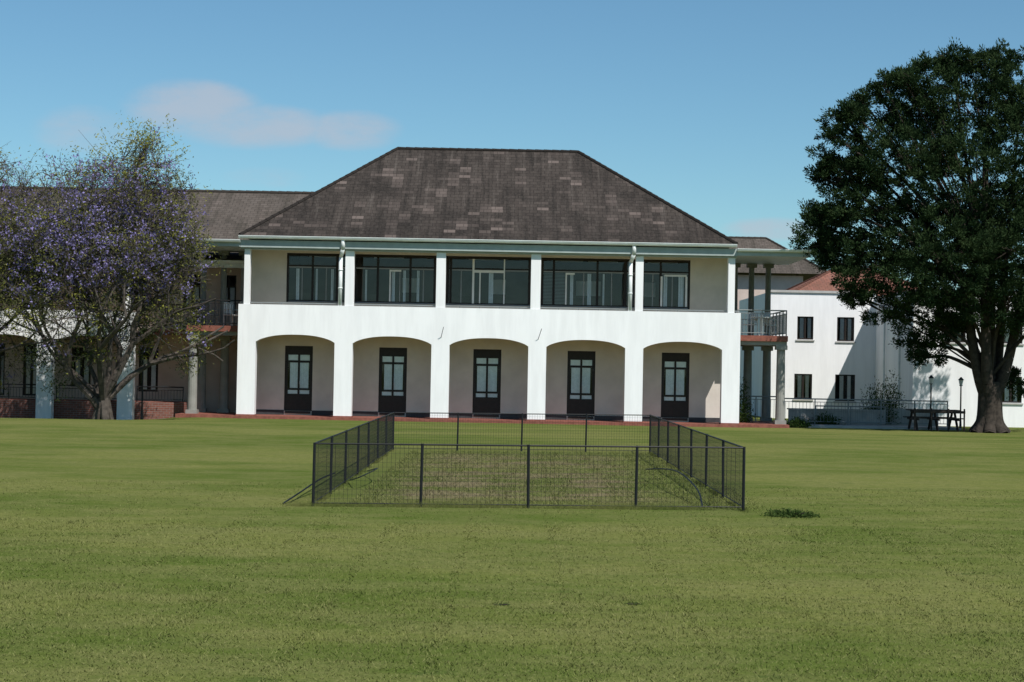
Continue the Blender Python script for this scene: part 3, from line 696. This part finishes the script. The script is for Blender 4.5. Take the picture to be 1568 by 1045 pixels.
jacaranda('jacaranda_tree',(-14.7,66,-.10),10.3,3.7,5,6600,9,[(-13.4,66,10.0,.42,.40,44,'yel'),(-14.7,65.8,9.3,.6,.3,22,'yel'),(-12.0,66,7.7,.35,.7,22,'n'),(-16.7,65.6,2.3,.30,.8,46,'dk'),(-16.1,65.8,1.3,.30,.4,18,'dk'),(-11.8,66,6.2,.3,.5,12,'n')],
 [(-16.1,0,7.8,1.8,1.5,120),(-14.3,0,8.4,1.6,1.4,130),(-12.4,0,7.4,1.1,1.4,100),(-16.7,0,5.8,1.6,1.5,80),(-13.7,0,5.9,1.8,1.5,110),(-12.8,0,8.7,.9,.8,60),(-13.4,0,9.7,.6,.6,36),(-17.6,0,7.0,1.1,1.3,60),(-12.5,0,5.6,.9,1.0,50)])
jacaranda('jacaranda_tree',(-20.3,66.6,-.10),10.2,3.5,9,3600,8,[(-18.8,66.4,4.2,.6,.8,16,'dk')],[(-18.6,0,8.4,1.4,1.3,100),(-20.0,0,8.8,1.7,1.4,80),(-18.4,0,6.4,1.1,1.2,60)])

def shrub(name,x,y,z,r,h,n,mt=None,L=.12):
    S=empty(name); m=MB()
    for i in range(9):
        a=random.uniform(0,6.28); m.tube((x,y,z),(x+math.cos(a)*r*.7,y+math.sin(a)*r*.7,z+h*random.uniform(.4,.9)),min(.015,r*.05),.002,4)
    m.obj('stems',M_bark,S)
    d=rng.normal(size=(n,3)); d/=np.linalg.norm(d,axis=1,keepdims=True); d[:,2]=np.abs(d[:,2]); lump=1+.25*np.sin(d[:,0]*9+x)*np.cos(d[:,1]*8)
    P=np.array([x,y,z])+d*np.array([r,r,h])*(rng.uniform(.35,1.05,(n,1)))*lump[:,None]
    leaves_obj('leaves',mt or M_shrub,P,d+rng.normal(0,.5,(n,3)),rng.uniform(.6,1.3,n)*L,rng.uniform(.2,.4,n)*L,rng.uniform(0,1,n),np.zeros((n,4)),S)
shrub('shrub',9.15,72.6,-.12,.45,1.7,1500); shrub('shrub',14.9,74.3,.0,.75,1.6,2500); shrub('shrub',11.2,71.2,-.1,.5,.35,900); shrub('shrub',15.7,75.2,.1,.5,1.9,1300)
shrub('shrub',12.6,73.3,-.1,.7,.5,1200)
shrub('weed_clump',3.9,25.3,gz(3.9,25.3),.36,.09,1400,M_weed,L=.055)
for x,y,r in ((-.05,15.7,.10),(1.1,15.9,.09)):
    shrub('weed_clump',x,y,gz(x,y),r,.015,50,M_weed,L=.03)

# ---------------------------------------------------------------- light, sky
sv=Vector((.45,-.65,1)).normalized(); el=math.asin(sv.z); az=math.atan2(sv.x,sv.y)
sl=bpy.data.lights.new('sun','SUN'); sl.energy=5.0; sl.angle=math.radians(.53); sl.color=(1,.965,.91)
so=bpy.data.objects.new('sun',sl); COL.objects.link(so); so.rotation_euler=(-sv).to_track_quat('-Z','Y').to_euler(); so.location=(20,-20,60)
w=bpy.data.worlds.new('World'); scene.world=w; w.use_nodes=True; t=NT(w.node_tree); bg=t.n['Background']
sky=t.new('ShaderNodeTexSky',sky_type='NISHITA'); sky.sun_disc=False; sky.sun_elevation=el; sky.sun_rotation=az; sky.air_density=1.0; sky.dust_density=.30; sky.ozone_density=2.4; sky.altitude=600
d=t.new('ShaderNodeTexCoord').outputs['Generated']; s3=t.new('ShaderNodeSeparateXYZ'); t.l.new(d,s3.inputs[0])
yy=t.math('MAXIMUM',s3.outputs[1],.02); aa=t.math('DIVIDE',s3.outputs[0],yy); ee=t.math('DIVIDE',s3.outputs[2],yy)
cb=t.new('ShaderNodeCombineXYZ'); t.l.new(aa,cb.inputs[0]); t.l.new(t.math('MULTIPLY',ee,2.2),cb.inputs[1])
nz=t.noise(cb.outputs[0],26,6,.65)
tot=None
for (a,e,ra,re,st) in ((-.178,.139,.040,.016,1),(-.142,.129,.050,.013,.95),(-.092,.128,.032,.012,.85),(-.235,.125,.034,.016,.6),(-.137,.101,.028,.007,.5),(.146,.078,.034,.007,.8)):
    dx=t.math('DIVIDE',t.math('SUBTRACT',aa,a),ra); dy=t.math('DIVIDE',t.math('SUBTRACT',ee,e),re)
    q=t.math('ADD',t.math('MULTIPLY',dx,dx),t.math('MULTIPLY',dy,dy)); v=t.math('MULTIPLY',t.ramp(q,0,1.7,1,0),st)
    tot=v if tot is None else t.math('MAXIMUM',tot,v)
cm=t.ramp(t.math('MULTIPLY',tot,t.math('ADD',nz,.15)),.14,.74,0,.68)
tint=t.mix(1.0,sky.outputs[0],(.74,1.02,1.06),'MULTIPLY')
c=t.mix(cm,tint,(5.2,5.6,6.4))
t.l.new(c,bg.inputs[0]); bg.inputs[1].default_value=.093

# ---------------------------------------------------------------- camera
cam=bpy.data.cameras.new('camera'); co=bpy.data.objects.new('camera',cam); COL.objects.link(co)
cam.sensor_width=36; cam.lens=36*2800/1568; cam.clip_end=8000; cam.clip_start=.5
pitch=math.atan(39.5/2800)
Rm=Matrix.Rotation(math.radians(90)+pitch,4,'X')@Matrix.Rotation(math.radians(1.05),4,'Z')
co.matrix_world=Matrix.Translation((0,0,2.03))@Rm
scene.camera=co
